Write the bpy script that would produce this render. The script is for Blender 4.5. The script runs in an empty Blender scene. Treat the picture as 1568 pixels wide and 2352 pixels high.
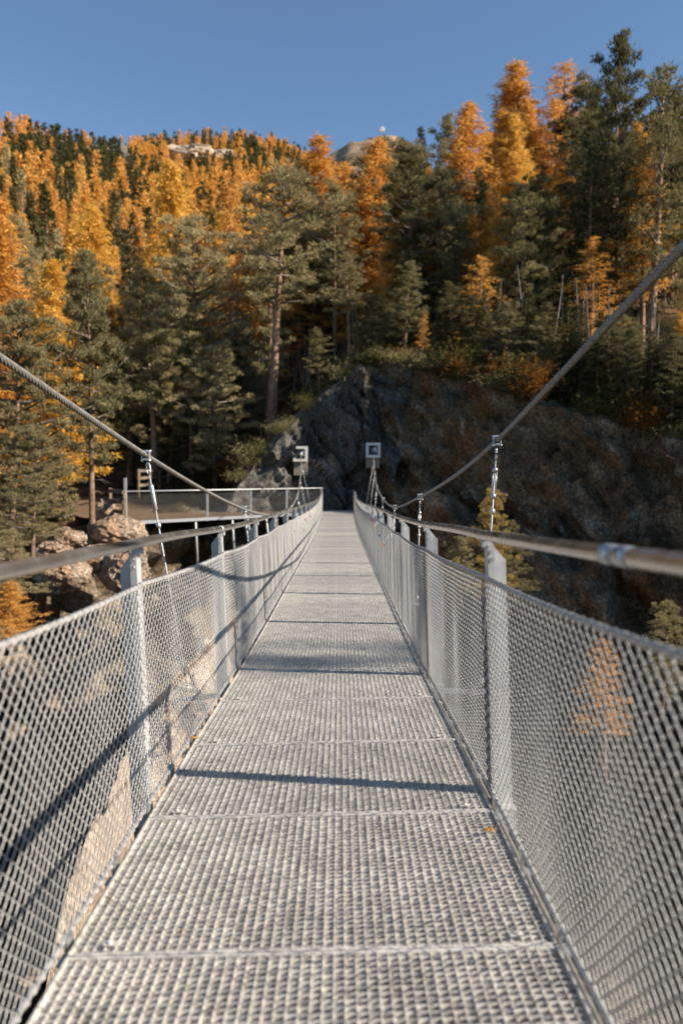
import bpy, math, random
import numpy as np
from mathutils import noise, Vector
R = math.radians
C = bpy.context.scene.collection
SC = bpy.context.scene
# ------------------------------------------------------------------ camera, world, sun, exposure
FD = 1829.0                                   # focal length in px of a 1568 px wide frame
PITCH = math.atan(86 / FD)
cam_d = bpy.data.cameras.new('camera'); cam = bpy.data.objects.new('camera', cam_d); C.objects.link(cam)
cam.location = (0, 0, 0); cam.rotation_euler = (math.pi / 2 - PITCH, 0, R(-0.12))
cam_d.sensor_fit = 'HORIZONTAL'; cam_d.sensor_width = 24; cam_d.lens = 28
cam_d.clip_start = .05; cam_d.clip_end = 6000
cam_d.dof.use_dof = True; cam_d.dof.focus_distance = 5.2; cam_d.dof.aperture_fstop = 2.0
SC.camera = cam
SUN = Vector((1.0, -0.23, 0.54)).normalized()
SUN_EL = math.asin(SUN.z); SUN_AZ = math.atan2(SUN.x, SUN.y)
world = bpy.data.worlds.new('World'); SC.world = world; world.use_nodes = True
wn = world.node_tree; bg = wn.nodes['Background']
sky = wn.nodes.new('ShaderNodeTexSky'); sky.sky_type = 'NISHITA'; sky.sun_disc = False
sky.sun_elevation = SUN_EL; sky.sun_rotation = SUN_AZ; sky.altitude = 1200
sky.air_density = 1.0; sky.dust_density = 0.3; sky.ozone_density = 1.0
tint = wn.nodes.new('ShaderNodeMix'); tint.data_type = 'RGBA'; tint.blend_type = 'MULTIPLY'; tint.inputs[0].default_value = 1; tint.inputs[7].default_value = (.90, 1.02, 1.08, 1)
wn.links.new(sky.outputs[0], tint.inputs[6]); wn.links.new(tint.outputs[2], bg.inputs[0]); bg.inputs[1].default_value = 0.068
sd = bpy.data.lights.new('sun', 'SUN'); sd.energy = 5.0; sd.angle = R(.5); sd.color = (1, .89, .745)
so = bpy.data.objects.new('sun', sd); C.objects.link(so)
so.rotation_euler = (-SUN).to_track_quat('-Z', 'Y').to_euler()
SC.view_settings.view_transform = 'Standard'; SC.view_settings.look = 'None'
SC.view_settings.exposure = 1.17; SC.view_settings.gamma = 1
SC.cycles.max_bounces = 6; SC.cycles.transparent_max_bounces = 4; SC.cycles.diffuse_bounces = 3

def P(u, v, d):                               # a point at depth d (metres along the bridge) seen at u, v of a 1568 px wide frame
    c = (u - 780) / FD; r = (1176 - v) / FD
    y = math.cos(PITCH) + r * math.sin(PITCH); z = -math.sin(PITCH) + r * math.cos(PITCH)
    s = d / y
    return Vector((c * s, d, z * s))
# ------------------------------------------------------------------ mesh builder
class MB:
    def __init__(s): s.v = []; s.f = []; s.m = []; s.n = 0; s.sm = []
    def add(s, V, F, mi=0, smooth=False):
        V = np.asarray(V, float).reshape(-1, 3); F = np.asarray(F, np.int64)
        s.v.append(V); s.f.append(F + s.n); s.m.append(mi); s.sm.append(smooth); s.n += len(V)
    def box(s, c, size, mi=0, rz=0, M=None):
        V = np.array([[x, y, z] for x in (-.5, .5) for y in (-.5, .5) for z in (-.5, .5)]) * np.array(size)
        if M is not None: V = V @ np.array(M).T
        if rz:
            a, b = math.cos(rz), math.sin(rz); V = V @ np.array([[a, -b, 0], [b, a, 0], [0, 0, 1]]).T
        s.add(V + np.array(c), [[0, 1, 3, 2], [4, 6, 7, 5], [0, 4, 5, 1], [2, 3, 7, 6], [0, 2, 6, 4], [1, 5, 7, 3]], mi)
    def bar(s, a, b, w, h, mi=0, up=(0, 0, 1)):       # box from a to b, w wide, h high
        a = Vector(a); b = Vector(b); t = (b - a); L = t.length; t.normalize()
        x = t.cross(Vector(up)); x.normalize(); z = x.cross(t)
        M = np.array([[x.x, t.x, z.x], [x.y, t.y, z.y], [x.z, t.z, z.z]])
        s.box((a + b) / 2, (w, L, h), mi, M=M)
    def tube(s, pts, r, k=8, mi=0, cap=True, smooth=True):
        P_ = np.asarray([tuple(p) for p in pts], float); n = len(P_)
        rr = np.full(n, r, float) if np.isscalar(r) else np.asarray(r, float)
        T = np.gradient(P_, axis=0); T /= np.linalg.norm(T, axis=1)[:, None] + 1e-12
        ref = np.array([0, 0, 1.0]) if abs(T[:, 2]).mean() < .8 else np.array([1.0, 0, 0])
        N = np.cross(T, ref); N /= np.linalg.norm(N, axis=1)[:, None] + 1e-12
        B = np.cross(T, N)
        a = np.arange(k) / k * 2 * math.pi
        V = P_[:, None, :] + rr[:, None, None] * (np.cos(a)[None, :, None] * N[:, None, :] + np.sin(a)[None, :, None] * B[:, None, :])
        i = np.arange(n - 1)[:, None] * k; j = np.arange(k)[None, :]; j2 = (j + 1) % k
        F = np.stack([i + j, i + j2, i + k + j2, i + k + j], -1).reshape(-1, 4)
        s.add(V.reshape(-1, 3), F, mi, smooth)
        if cap and k > 2:
            o = s.n - n * k
            s.f.append(np.array([list(range(o + k - 1, o - 1, -1))])); s.m.append(mi); s.sm.append(False)
            s.f.append(np.array([list(range(o + (n - 1) * k, o + n * k))])); s.m.append(mi); s.sm.append(False)
    def ring(s, c, ax, r, t, k=16, kk=6, mi=0, sx=1.0, up=(0, 0, 1)):   # torus, elongated by sx along up
        ax = Vector(ax).normalized(); u_ = Vector(up); u_ = (u_ - ax * u_.dot(ax)).normalized(); w = ax.cross(u_)
        pts = [Vector(c) + u_ * (math.cos(i / k * 2 * math.pi) * r * sx) + w * (math.sin(i / k * 2 * math.pi) * r) for i in range(k + 1)]
        s.tube(pts, t, kk, mi, cap=False)
    def build(s, name, mats, parent=None, loc=None):
        me = bpy.data.meshes.new(name)
        V = np.concatenate(s.v)
        cnt = sum(len(f) for f in s.f)
        me.vertices.add(len(V)); me.vertices.foreach_set('co', V.astype(np.float32).ravel())
        lt = np.concatenate([np.full(len(f), f.shape[1], np.int32) for f in s.f])
        li = np.concatenate([f.ravel() for f in s.f]).astype(np.int32)
        ls = np.concatenate([[0], np.cumsum(lt)[:-1]]).astype(np.int32)
        me.loops.add(len(li)); me.loops.foreach_set('vertex_index', li)
        me.polygons.add(cnt); me.polygons.foreach_set('loop_start', ls); me.polygons.foreach_set('loop_total', lt)
        me.polygons.foreach_set('material_index', np.concatenate([np.full(len(f), m, np.int32) for f, m in zip(s.f, s.m)]))
        me.polygons.foreach_set('use_smooth', np.concatenate([np.full(len(f), sm, bool) for f, sm in zip(s.f, s.sm)]))
        me.update(calc_edges=True)
        for m in (mats if isinstance(mats, (list, tuple)) else [mats]): me.materials.append(m)
        o = bpy.data.objects.new(name, me); C.objects.link(o)
        if parent is not None: o.parent = parent
        if loc is not None: o.location = loc
        return o
def tag(o, label=None, cat=None, group=None, kind=None):
    if label: o['label'] = label
    if cat: o['category'] = cat
    if group: o['group'] = group
    if kind: o['kind'] = kind
    return o
def empty(name, loc=(0, 0, 0)):
    o = bpy.data.objects.new(name, None); C.objects.link(o); o.location = loc; o.empty_display_size = .2
    return o
def copy_tree(o, parent=None):
    c = o.copy(); C.objects.link(c)
    if parent is not None: c.parent = parent
    for ch in KIDS.get(o.name, []):
        k = copy_tree(ch, c); KIDS.setdefault(c.name, []).append(k)
    return c
KIDS = {}
def kid(parent, ch): KIDS.setdefault(parent.name, []).append(ch); return ch
# ------------------------------------------------------------------ materials
def newmat(name):
    m = bpy.data.materials.new(name); m.use_nodes = True
    nt = m.node_tree; return m, nt, nt.nodes['Principled BSDF']
def noise_node(nt, scale, detail=4, rough=.6, src='Object', stretch=None):
    tc = nt.nodes.new('ShaderNodeTexCoord'); n = nt.nodes.new('ShaderNodeTexNoise')
    n.inputs['Scale'].default_value = scale; n.inputs['Detail'].default_value = detail; n.inputs['Roughness'].default_value = rough
    if stretch:
        mp = nt.nodes.new('ShaderNodeMapping'); mp.inputs['Scale'].default_value = stretch[:3]
        if len(stretch) > 3: mp.inputs['Rotation'].default_value = stretch[3:]
        nt.links.new(tc.outputs[src], mp.inputs[0]); nt.links.new(mp.outputs[0], n.inputs['Vector'])
    else: nt.links.new(tc.outputs[src], n.inputs['Vector'])
    return n
def ramp(nt, fac, stops):
    r = nt.nodes.new('ShaderNodeValToRGB'); nt.links.new(fac, r.inputs[0])
    e = r.color_ramp.elements
    e[0].position = stops[0][0]; e[0].color = (*stops[0][1], 1); e[1].position = stops[-1][0]; e[1].color = (*stops[-1][1], 1)
    for p, c in stops[1:-1]: x = e.new(p); x.color = (*c, 1)
    return r
def mix(nt, fac, a, b, mode='MIX'):
    m = nt.nodes.new('ShaderNodeMix'); m.data_type = 'RGBA'; m.blend_type = mode
    for sock, v in ((m.inputs[0], fac), (m.inputs[6], a), (m.inputs[7], b)):
        if hasattr(v, 'links'): nt.links.new(v, sock)
        else: sock.default_value = v if not isinstance(v, tuple) else (*v, 1)
    return m.outputs[2]
def bump(nt, h, bs, strength, dist):
    b = nt.nodes.new('ShaderNodeBump'); b.inputs['Strength'].default_value = strength; b.inputs['Distance'].default_value = dist
    nt.links.new(h, b.inputs['Height']); nt.links.new(b.outputs[0], bs.inputs['Normal'])
def metal(name, c1, c2, met, ro, sc=18, bstr=.15):
    m, nt, bs = newmat(name)
    n = noise_node(nt, sc, 5, .65, 'Object'); r = ramp(nt, n.outputs[0], [(.3, c1), (.7, c2)])
    nt.links.new(r.outputs[0], bs.inputs['Base Color']); bs.inputs['Metallic'].default_value = met
    rr = ramp(nt, n.outputs[0], [(.3, (ro - .1,) * 3), (.7, (ro + .12,) * 3)]); nt.links.new(rr.outputs[0], bs.inputs['Roughness'])
    n2 = noise_node(nt, sc * 9, 3); bump(nt, n2.outputs[0], bs, bstr, .002)
    return m
M_GALV = metal('galvanised_steel', (.36, .37, .38), (.50, .50, .50), .35, .48)
M_GRATE = metal('grating_steel', (.47, .455, .43), (.70, .675, .64), .1, .45, 5)
nt_ = M_GRATE.node_tree; oi_ = nt_.nodes.new('ShaderNodeObjectInfo'); r_ = ramp(nt_, oi_.outputs['Random'], [(0, (.86, .86, .86)), (1, (1.08, 1.06, 1.03))])
l_ = nt_.nodes['Principled BSDF'].inputs['Base Color'].links[0].from_socket; n_ = noise_node(nt_, 60, 4, .8); rr_ = ramp(nt_, n_.outputs[0], [(.38, (.5, .47, .43)), (.52, (1, 1, 1))])
nt_.links.new(mix(nt_, 1.0, mix(nt_, 1.0, l_, r_.outputs[0], 'MULTIPLY'), rr_.outputs[0], 'MULTIPLY'), nt_.nodes['Principled BSDF'].inputs['Base Color'])
M_WIRE = metal('mesh_wire', (.34, .335, .325), (.47, .46, .45), .4, .42, 25)
M_CABLE = metal('wire_rope_steel', (.17, .165, .155), (.30, .285, .26), .5, .5, 30)
M_RAIL = metal('brushed_handrail', (.52, .48, .43), (.66, .61, .55), .92, .24, 6, .05)
M_SHINY = metal('bright_fitting', (.40, .41, .42), (.56, .56, .56), .7, .38, 30)
M_PLATE = metal('pale_painted_plate', (.62, .60, .55), (.74, .72, .68), .1, .5)
M_CONC = metal('pale_concrete', (.17, .145, .11), (.27, .235, .19), 0, .85, 7)
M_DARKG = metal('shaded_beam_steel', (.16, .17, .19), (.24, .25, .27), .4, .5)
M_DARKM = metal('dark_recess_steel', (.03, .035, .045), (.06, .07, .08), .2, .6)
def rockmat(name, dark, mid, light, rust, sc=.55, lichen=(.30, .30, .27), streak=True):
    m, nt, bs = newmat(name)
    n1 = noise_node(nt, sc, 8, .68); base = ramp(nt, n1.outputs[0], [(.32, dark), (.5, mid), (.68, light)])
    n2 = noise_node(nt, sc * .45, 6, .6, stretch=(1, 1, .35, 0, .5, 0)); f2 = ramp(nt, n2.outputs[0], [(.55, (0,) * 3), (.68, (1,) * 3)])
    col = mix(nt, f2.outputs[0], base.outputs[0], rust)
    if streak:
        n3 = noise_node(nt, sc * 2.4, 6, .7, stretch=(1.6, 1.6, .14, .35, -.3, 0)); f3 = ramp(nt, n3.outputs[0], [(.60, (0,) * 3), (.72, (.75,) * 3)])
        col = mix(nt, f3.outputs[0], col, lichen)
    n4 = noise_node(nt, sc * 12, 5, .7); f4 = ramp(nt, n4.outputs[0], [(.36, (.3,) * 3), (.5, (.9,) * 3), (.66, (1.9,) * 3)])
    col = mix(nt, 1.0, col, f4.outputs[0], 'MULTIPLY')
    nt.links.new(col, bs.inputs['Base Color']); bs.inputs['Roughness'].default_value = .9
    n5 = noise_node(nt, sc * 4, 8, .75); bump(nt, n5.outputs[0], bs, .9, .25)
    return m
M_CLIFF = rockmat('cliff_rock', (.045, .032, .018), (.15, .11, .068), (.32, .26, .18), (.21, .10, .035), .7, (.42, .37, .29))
M_LIT = rockmat('sunlit_tan_rock', (.22, .165, .12), (.44, .34, .255), (.64, .54, .42), (.42, .26, .15), 1.1, (.62, .56, .48))  # tan rock, colour raised so it carries strong sunlight
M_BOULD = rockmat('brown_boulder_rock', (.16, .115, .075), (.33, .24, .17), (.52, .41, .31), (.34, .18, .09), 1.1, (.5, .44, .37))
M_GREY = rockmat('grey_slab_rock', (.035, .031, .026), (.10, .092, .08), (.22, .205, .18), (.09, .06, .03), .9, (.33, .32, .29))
def groundmat(name, a, b, c, sc):
    m, nt, bs = newmat(name)
    n1 = noise_node(nt, sc, 8, .7); base = ramp(nt, n1.outputs[0], [(.35, a), (.5, b), (.66, c)])
    n4 = noise_node(nt, sc * 9, 5, .7); f4 = ramp(nt, n4.outputs[0], [(.35, (.6,) * 3), (.65, (1.3,) * 3)])
    nt.links.new(mix(nt, 1.0, base.outputs[0], f4.outputs[0], 'MULTIPLY'), bs.inputs['Base Color']); bs.inputs['Roughness'].default_value = .95; bs.inputs['Specular IOR Level'].default_value = .1
    bump(nt, n4.outputs[0], bs, .8, .2); return m
M_FLOOR = groundmat('forest_floor', (.02, .02, .009), (.06, .04, .018), (.20, .11, .05), .45)
M_MOUNT = groundmat('mountain_floor', (.10, .08, .03), (.30, .17, .06), (.42, .25, .12), .02)
M_PEAK = groundmat('bare_alpine_slope', (.14, .095, .06), (.26, .18, .12), (.36, .27, .19), .05)
M_WOOD = groundmat('weathered_wood', (.16, .12, .09), (.25, .19, .14), (.36, .29, .22), 3)
M_PATH = groundmat('path_boards', (.10, .065, .04), (.19, .125, .08), (.28, .19, .125), 2)  # board colour darkened to stand in for tree and mesh shade
def foliage(name, c1, c2, transl=.3, sc=.9):
    m = bpy.data.materials.new(name); m.use_nodes = True; nt = m.node_tree
    nt.nodes.remove(nt.nodes['Principled BSDF']); out = nt.nodes['Material Output']
    oi = nt.nodes.new('ShaderNodeObjectInfo'); n = noise_node(nt, sc, 3, .6, 'Object')
    a = nt.nodes.new('ShaderNodeMath'); a.operation = 'MULTIPLY_ADD'; nt.links.new(n.outputs[0], a.inputs[0]); a.inputs[1].default_value = 1.5; a.inputs[2].default_value = -.5
    b = nt.nodes.new('ShaderNodeMath'); b.operation = 'MULTIPLY_ADD'; nt.links.new(oi.outputs['Random'], b.inputs[0]); b.inputs[1].default_value = .5; nt.links.new(a.outputs[0], b.inputs[2])
    col = mix(nt, b.outputs[0], c1, c2)
    d = nt.nodes.new('ShaderNodeBsdfDiffuse'); t = nt.nodes.new('ShaderNodeBsdfTranslucent'); x = nt.nodes.new('ShaderNodeMixShader')
    nt.links.new(col, d.inputs[0]); nt.links.new(col, t.inputs[0]); x.inputs[0].default_value = transl
    nt.links.new(d.outputs[0], x.inputs[1]); nt.links.new(t.outputs[0], x.inputs[2]); nt.links.new(x.outputs[0], out.inputs[0])
    return m
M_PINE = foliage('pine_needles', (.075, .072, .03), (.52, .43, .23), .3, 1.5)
M_SPRUCE = foliage('spruce_needles', (.045, .052, .022), (.12, .11, .05))
M_LARCH = foliage('larch_needles', (.56, .255, .045), (.72, .42, .12), .4)
M_GOLD = foliage('golden_needles', (.62, .35, .055), (.76, .49, .13), .4)
M_DPINE = foliage('shaded_pine_needles', (.035, .04, .016), (.36, .30, .145), .28, 1.5)  # darker pine needle copy, right-side shade put into the colour
M_OLIVE = foliage('olive_gold_needles', (.22, .15, .04), (.55, .40, .15), .3, 1.5)
M_BUSH = foliage('autumn_shrub_leaves', (.09, .055, .02), (.30, .12, .025), .3)
M_GRASS = foliage('undergrowth_leaves', (.05, .06, .02), (.16, .12, .05), .3)
M_BARK = groundmat('pine_bark', (.18, .11, .08), (.36, .23, .16), (.50, .36, .27), 2.5)
M_DEAD = groundmat('dead_branch_bark', (.17, .145, .125), (.28, .24, .21), (.40, .35, .31), 3)

# ------------------------------------------------------------------ bridge geometry
W = 1.25; L = 1.72 * W
DT = np.array([-3, 0, .82, 1.5, 2.5, 3.5, 4.5, 5.5, 6.5, 7.5, 8.5, 9.5, 10.5, 11.5, 12.5, 13.5, 14.5, 15.5, 17]) * L
HT = np.array([.80, .925, .962, .99, 1.065, 1.118, 1.156, 1.20, 1.242, 1.286, 1.330, 1.366, 1.392, 1.405, 1.400, 1.370, 1.316, 1.242, 1.12]) * W
def interp(x, X, Y):                           # monotone-ish smooth (Catmull-Rom)
    x = np.asarray(x, float); i = np.clip(np.searchsorted(X, x) - 1, 0, len(X) - 2)
    m = np.gradient(Y, X); h = X[i + 1] - X[i]; t = (x - X[i]) / h
    return ((2 * t**3 - 3 * t**2 + 1) * Y[i] + (t**3 - 2 * t**2 + t) * h * m[i] + (-2 * t**3 + 3 * t**2) * Y[i + 1] + (t**3 - t**2) * h * m[i + 1])
def deck_z(y): return -interp(y, DT, HT)
def roll(y): return .024 * np.clip(1 - np.asarray(y, float) / 34, 0, 1.1)
def B(x, y, h):                                # bridge space to world (arrays fine)
    r = roll(y); return np.stack([x - r * h * 1.7, y + 0 * x, deck_z(y) + h + r * x], -1)
XL0, XR0 = -.550 * W, .440 * W                   # deck edges
XC = (XL0 + XR0) / 2
END = 15.5 * L - .16 * W; N0, N1 = -2, 15                # seams k at (1.5 + k) L
seam = lambda k: (1.5 + k) * L - .16 * W
bridge = empty('suspension_bridge', (XC, 0, float(deck_z(0))))
tag(bridge, 'narrow hanging footbridge of steel grating running straight away across the gorge', 'footbridge')
def bchild(mb, name, mats, parent=bridge):
    o = mb.build(name, mats, parent)
    if parent is not None:
        o.location = -Vector(parent.location) if parent.parent is None else (0, 0, 0)
    return o
# deck panel, built about the middle of its own length
PL = L / 2.5
def panel_mesh():
    g = MB(); w = W - .012; n = 46; l = PL - .008
    for i in range(n + 1):
        x = -w / 2 + w * i / n
        if i in (0, n): g.box((x, 0, -.017), (.006, l, .044))
        else: g.box((x, 0, -.0115), (.0030, l, .020))
    m = 36
    for j in range(m + 1):
        y = -l / 2 + l * j / m
        if j in (0, m): g.box((0, y + (.004 if j == 0 else -.004), -.0155), (w - .0061, .010, .034))
        else:
            q = w / 2 - .003; a0, a1, b0, b1 = y - .0016, y + .0012, y - .0040, y + .0012  # front face flared toward its foot, shaped to catch more sun
            g.add([(-q, a0, -.0022), (q, a0, -.0022), (q, b0, -.026), (-q, b0, -.026), (-q, a1, -.0022), (q, a1, -.0022), (q, b1, -.026), (-q, b1, -.026)], [[0, 3, 2, 1], [4, 5, 6, 7], [0, 1, 5, 4], [3, 7, 6, 2], [0, 4, 7, 3], [1, 2, 6, 5]])
    for x in (-w / 2 + .09, w / 2 - .09): g.box((x, -l / 2 + .05, .002), (.035, .022, .003)); g.tube([(x, -l / 2 + .05, .003), (x, -l / 2 + .05, .008)], .007, 6)
    return g
ref_panel = None
y1 = 2.26 * W - 7 * PL
while y1 < END - .2:
    y0, y1 = y1, min(y1 + PL, END)
    p0, p1 = B(np.float64(XC), np.float64(y0), np.float64(0)), B(np.float64(XC), np.float64(y1), np.float64(0))
    c = (p0 + p1) / 2
    if ref_panel is None:
        ref_panel = o = panel_mesh().build('deck_panel', M_GRATE, bridge)
    else:
        o = ref_panel.copy(); C.objects.link(o); o.parent = bridge
        if y1 - y0 < PL - .01: o.scale = (1, (y1 - y0) / PL, 1)
    o.location = Vector(c) - bridge.location
    o.rotation_euler = (math.atan2(p1[2] - p0[2], y1 - y0), float(-roll((y0 + y1) / 2)), 0)
    # brackets and beams below
for k in range(N0 - 1, 15):
    y = seam(k); g = MB()
    a = B(np.float64(-.62 * W), np.float64(y), np.float64(-.11)); b = B(np.float64(.54 * W), np.float64(y), np.float64(-.11))
    g.bar(a, b, .06, .09)
    if k % 2: g.bar(B(np.float64(-.82 * W), np.float64(y), np.float64(-.13)), a, .02, .03); g.bar(B(np.float64(.76 * W), np.float64(y), np.float64(-.13)), b, .02, .03)
    bchild(g, 'cross_beam', M_GALV)
for sx in (-1, 1):
    g = MB(); ys = np.arange(seam(N0 - 1), END, .22); x = (XL0 - .035 if sx < 0 else XR0 + .035)
    g.tube(B(x + 0 * ys, ys, -.06 + 0 * ys), .011, 8); bchild(g, 'edge_cable', M_CABLE)
    for y in np.arange(seam(N0 - 1) + .3, END, .43):
        g = MB(); p = B(np.float64(x - sx * .012), np.float64(y), np.float64(-.02)); g.box(p, (.008, .05, .075)); g.box(p + np.array([sx * .012, 0, -.033]), (.03, .05, .006)); bchild(g, 'edge_bracket', M_SHINY)
# main cables
dl = np.array([-4, 0, 2.47, 4.3, 7.74, 11.18, 14.62, 18.06, 21.5, 24.9, 27.6]) * W
CX = {-1: np.array([-1.25, -1.12, -1.045, -1.0, -.91, -.875, -.887, -.958, -1.07, -1.2, -1.34]) * W,
      1: np.array([.98, .885, .845, .811, .762, .758, .783, .83, .935, 1.06, 1.17]) * W}
CZ = {-1: np.array([1.55, .76, .36, .075, -.345, -.56, -.59, -.455, -.15, .30, .77]) * W,
      1: np.array([1.85, .93, .485, .150, -.225, -.455, -.44, -.247, .05, .41, .80]) * W}
def cable_pt(sx, y): return np.stack([interp(y, dl, CX[sx]), y, interp(y, dl, CZ[sx])], -1)
for sx in (-1, 1):
    g = MB(); ys = np.arange(-3.5, dl[-1], .011); keep = np.concatenate([ys[ys < 9], ys[ys >= 9][::3]])
    Pc = cable_pt(sx, keep); T = np.gradient(Pc, axis=0); T /= np.linalg.norm(T, axis=1)[:, None]
    N = np.cross(T, [0, 0, 1.0]); N /= np.linalg.norm(N, axis=1)[:, None]; Bn = np.cross(T, N)
    arc = np.concatenate([[0], np.cumsum(np.linalg.norm(np.diff(Pc, axis=0), axis=1))])
    for s in range(6):
        a = arc / .20 * 2 * math.pi + s * math.pi / 3
        path = Pc + .0108 * (np.cos(a)[:, None] * N + np.sin(a)[:, None] * Bn)
        g.tube(path, .0068, 5)
    g.tube(Pc[::6], .008, 5)
    bchild(g, 'main_cable', M_CABLE)
# hangers
def hanger(k, sx):
    y = seam(k); top = Vector(cable_pt(sx, np.float64(y))); bot = Vector(B(np.float64((-.80 if sx < 0 else .74) * W), np.float64(y), np.float64(-.08)))
    ax = (top - bot).normalized(); Ln = (top - bot).length
    h = MB(); h.tube([bot, top - ax * min(.13, Ln * .3)], .005, 8)
    h.tube([bot, bot + ax * .05], .014, 8); rod = bchild(h, 'hanger', M_GALV)
    c = MB(); t = Vector((0, 1, 0)); s_ = Vector((1, 0, 0))
    Tc = (Vector(cable_pt(sx, np.float64(y + .1))) - Vector(cable_pt(sx, np.float64(y - .1)))).normalized()
    up = (Vector((0, 0, 1)) - Tc * Tc.z).normalized(); sd_ = Tc.cross(up)
    for q in (-1, 1): c.bar(top + sd_ * q * .023 - up * .038, top + sd_ * q * .023 + up * .034, .034, .007, up=sd_)
    c.bar(top - Tc * .016 + up * .025, top + Tc * .016 + up * .025, .036, .009, up=up); c.bar(top - Tc * .016 - up * .025, top + Tc * .016 - up * .025, .036, .009, up=up)
    for q in (-.035, .037): c.tube([top + sd_ * -.034 + up * q * .85, top + sd_ * .034 + up * q * .85], .006, 6)
    o = c.build('cable_clamp', M_SHINY, rod)
    if Ln > .35:
        s2 = MB(); cc = top - ax * .085
        s2.ring(cc, (1, 0, 0) if sx > 0 else (.6, .8, 0), .017, .006, sx=2.3, up=ax)
        s2.build('shackle', M_SHINY, rod)
        tb = MB(); f0, f1 = .19, min(.36, Ln * .6)
        a, b = top - ax * f0, top - ax * f1
        if sx > 0:
            for q in (-1, 1): tb.tube([a + s_ * q * .011, b + s_ * q * .011], .0045, 6)
            for e in (a, b, ): tb.tube([e - ax * .014, e + ax * .014], .017, 8)
        else:
            tb.tube([a, a - ax * .01, b + ax * .01, b], [.009, .014, .014, .009], 10)
        zr = b - ax * .10
        if zr.z > bot.z + .2: tb.tube([zr + ax * .02, zr + ax * .01, zr - ax * .01, zr - ax * .02], [.008, .017, .017, .008], 8)
        tb.build('turnbuckle', M_SHINY, rod)
for k in (-1, 1, 3, 5, 7, 9, 11, 13):
    for sx in (-1, 1): hanger(k, sx)
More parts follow.
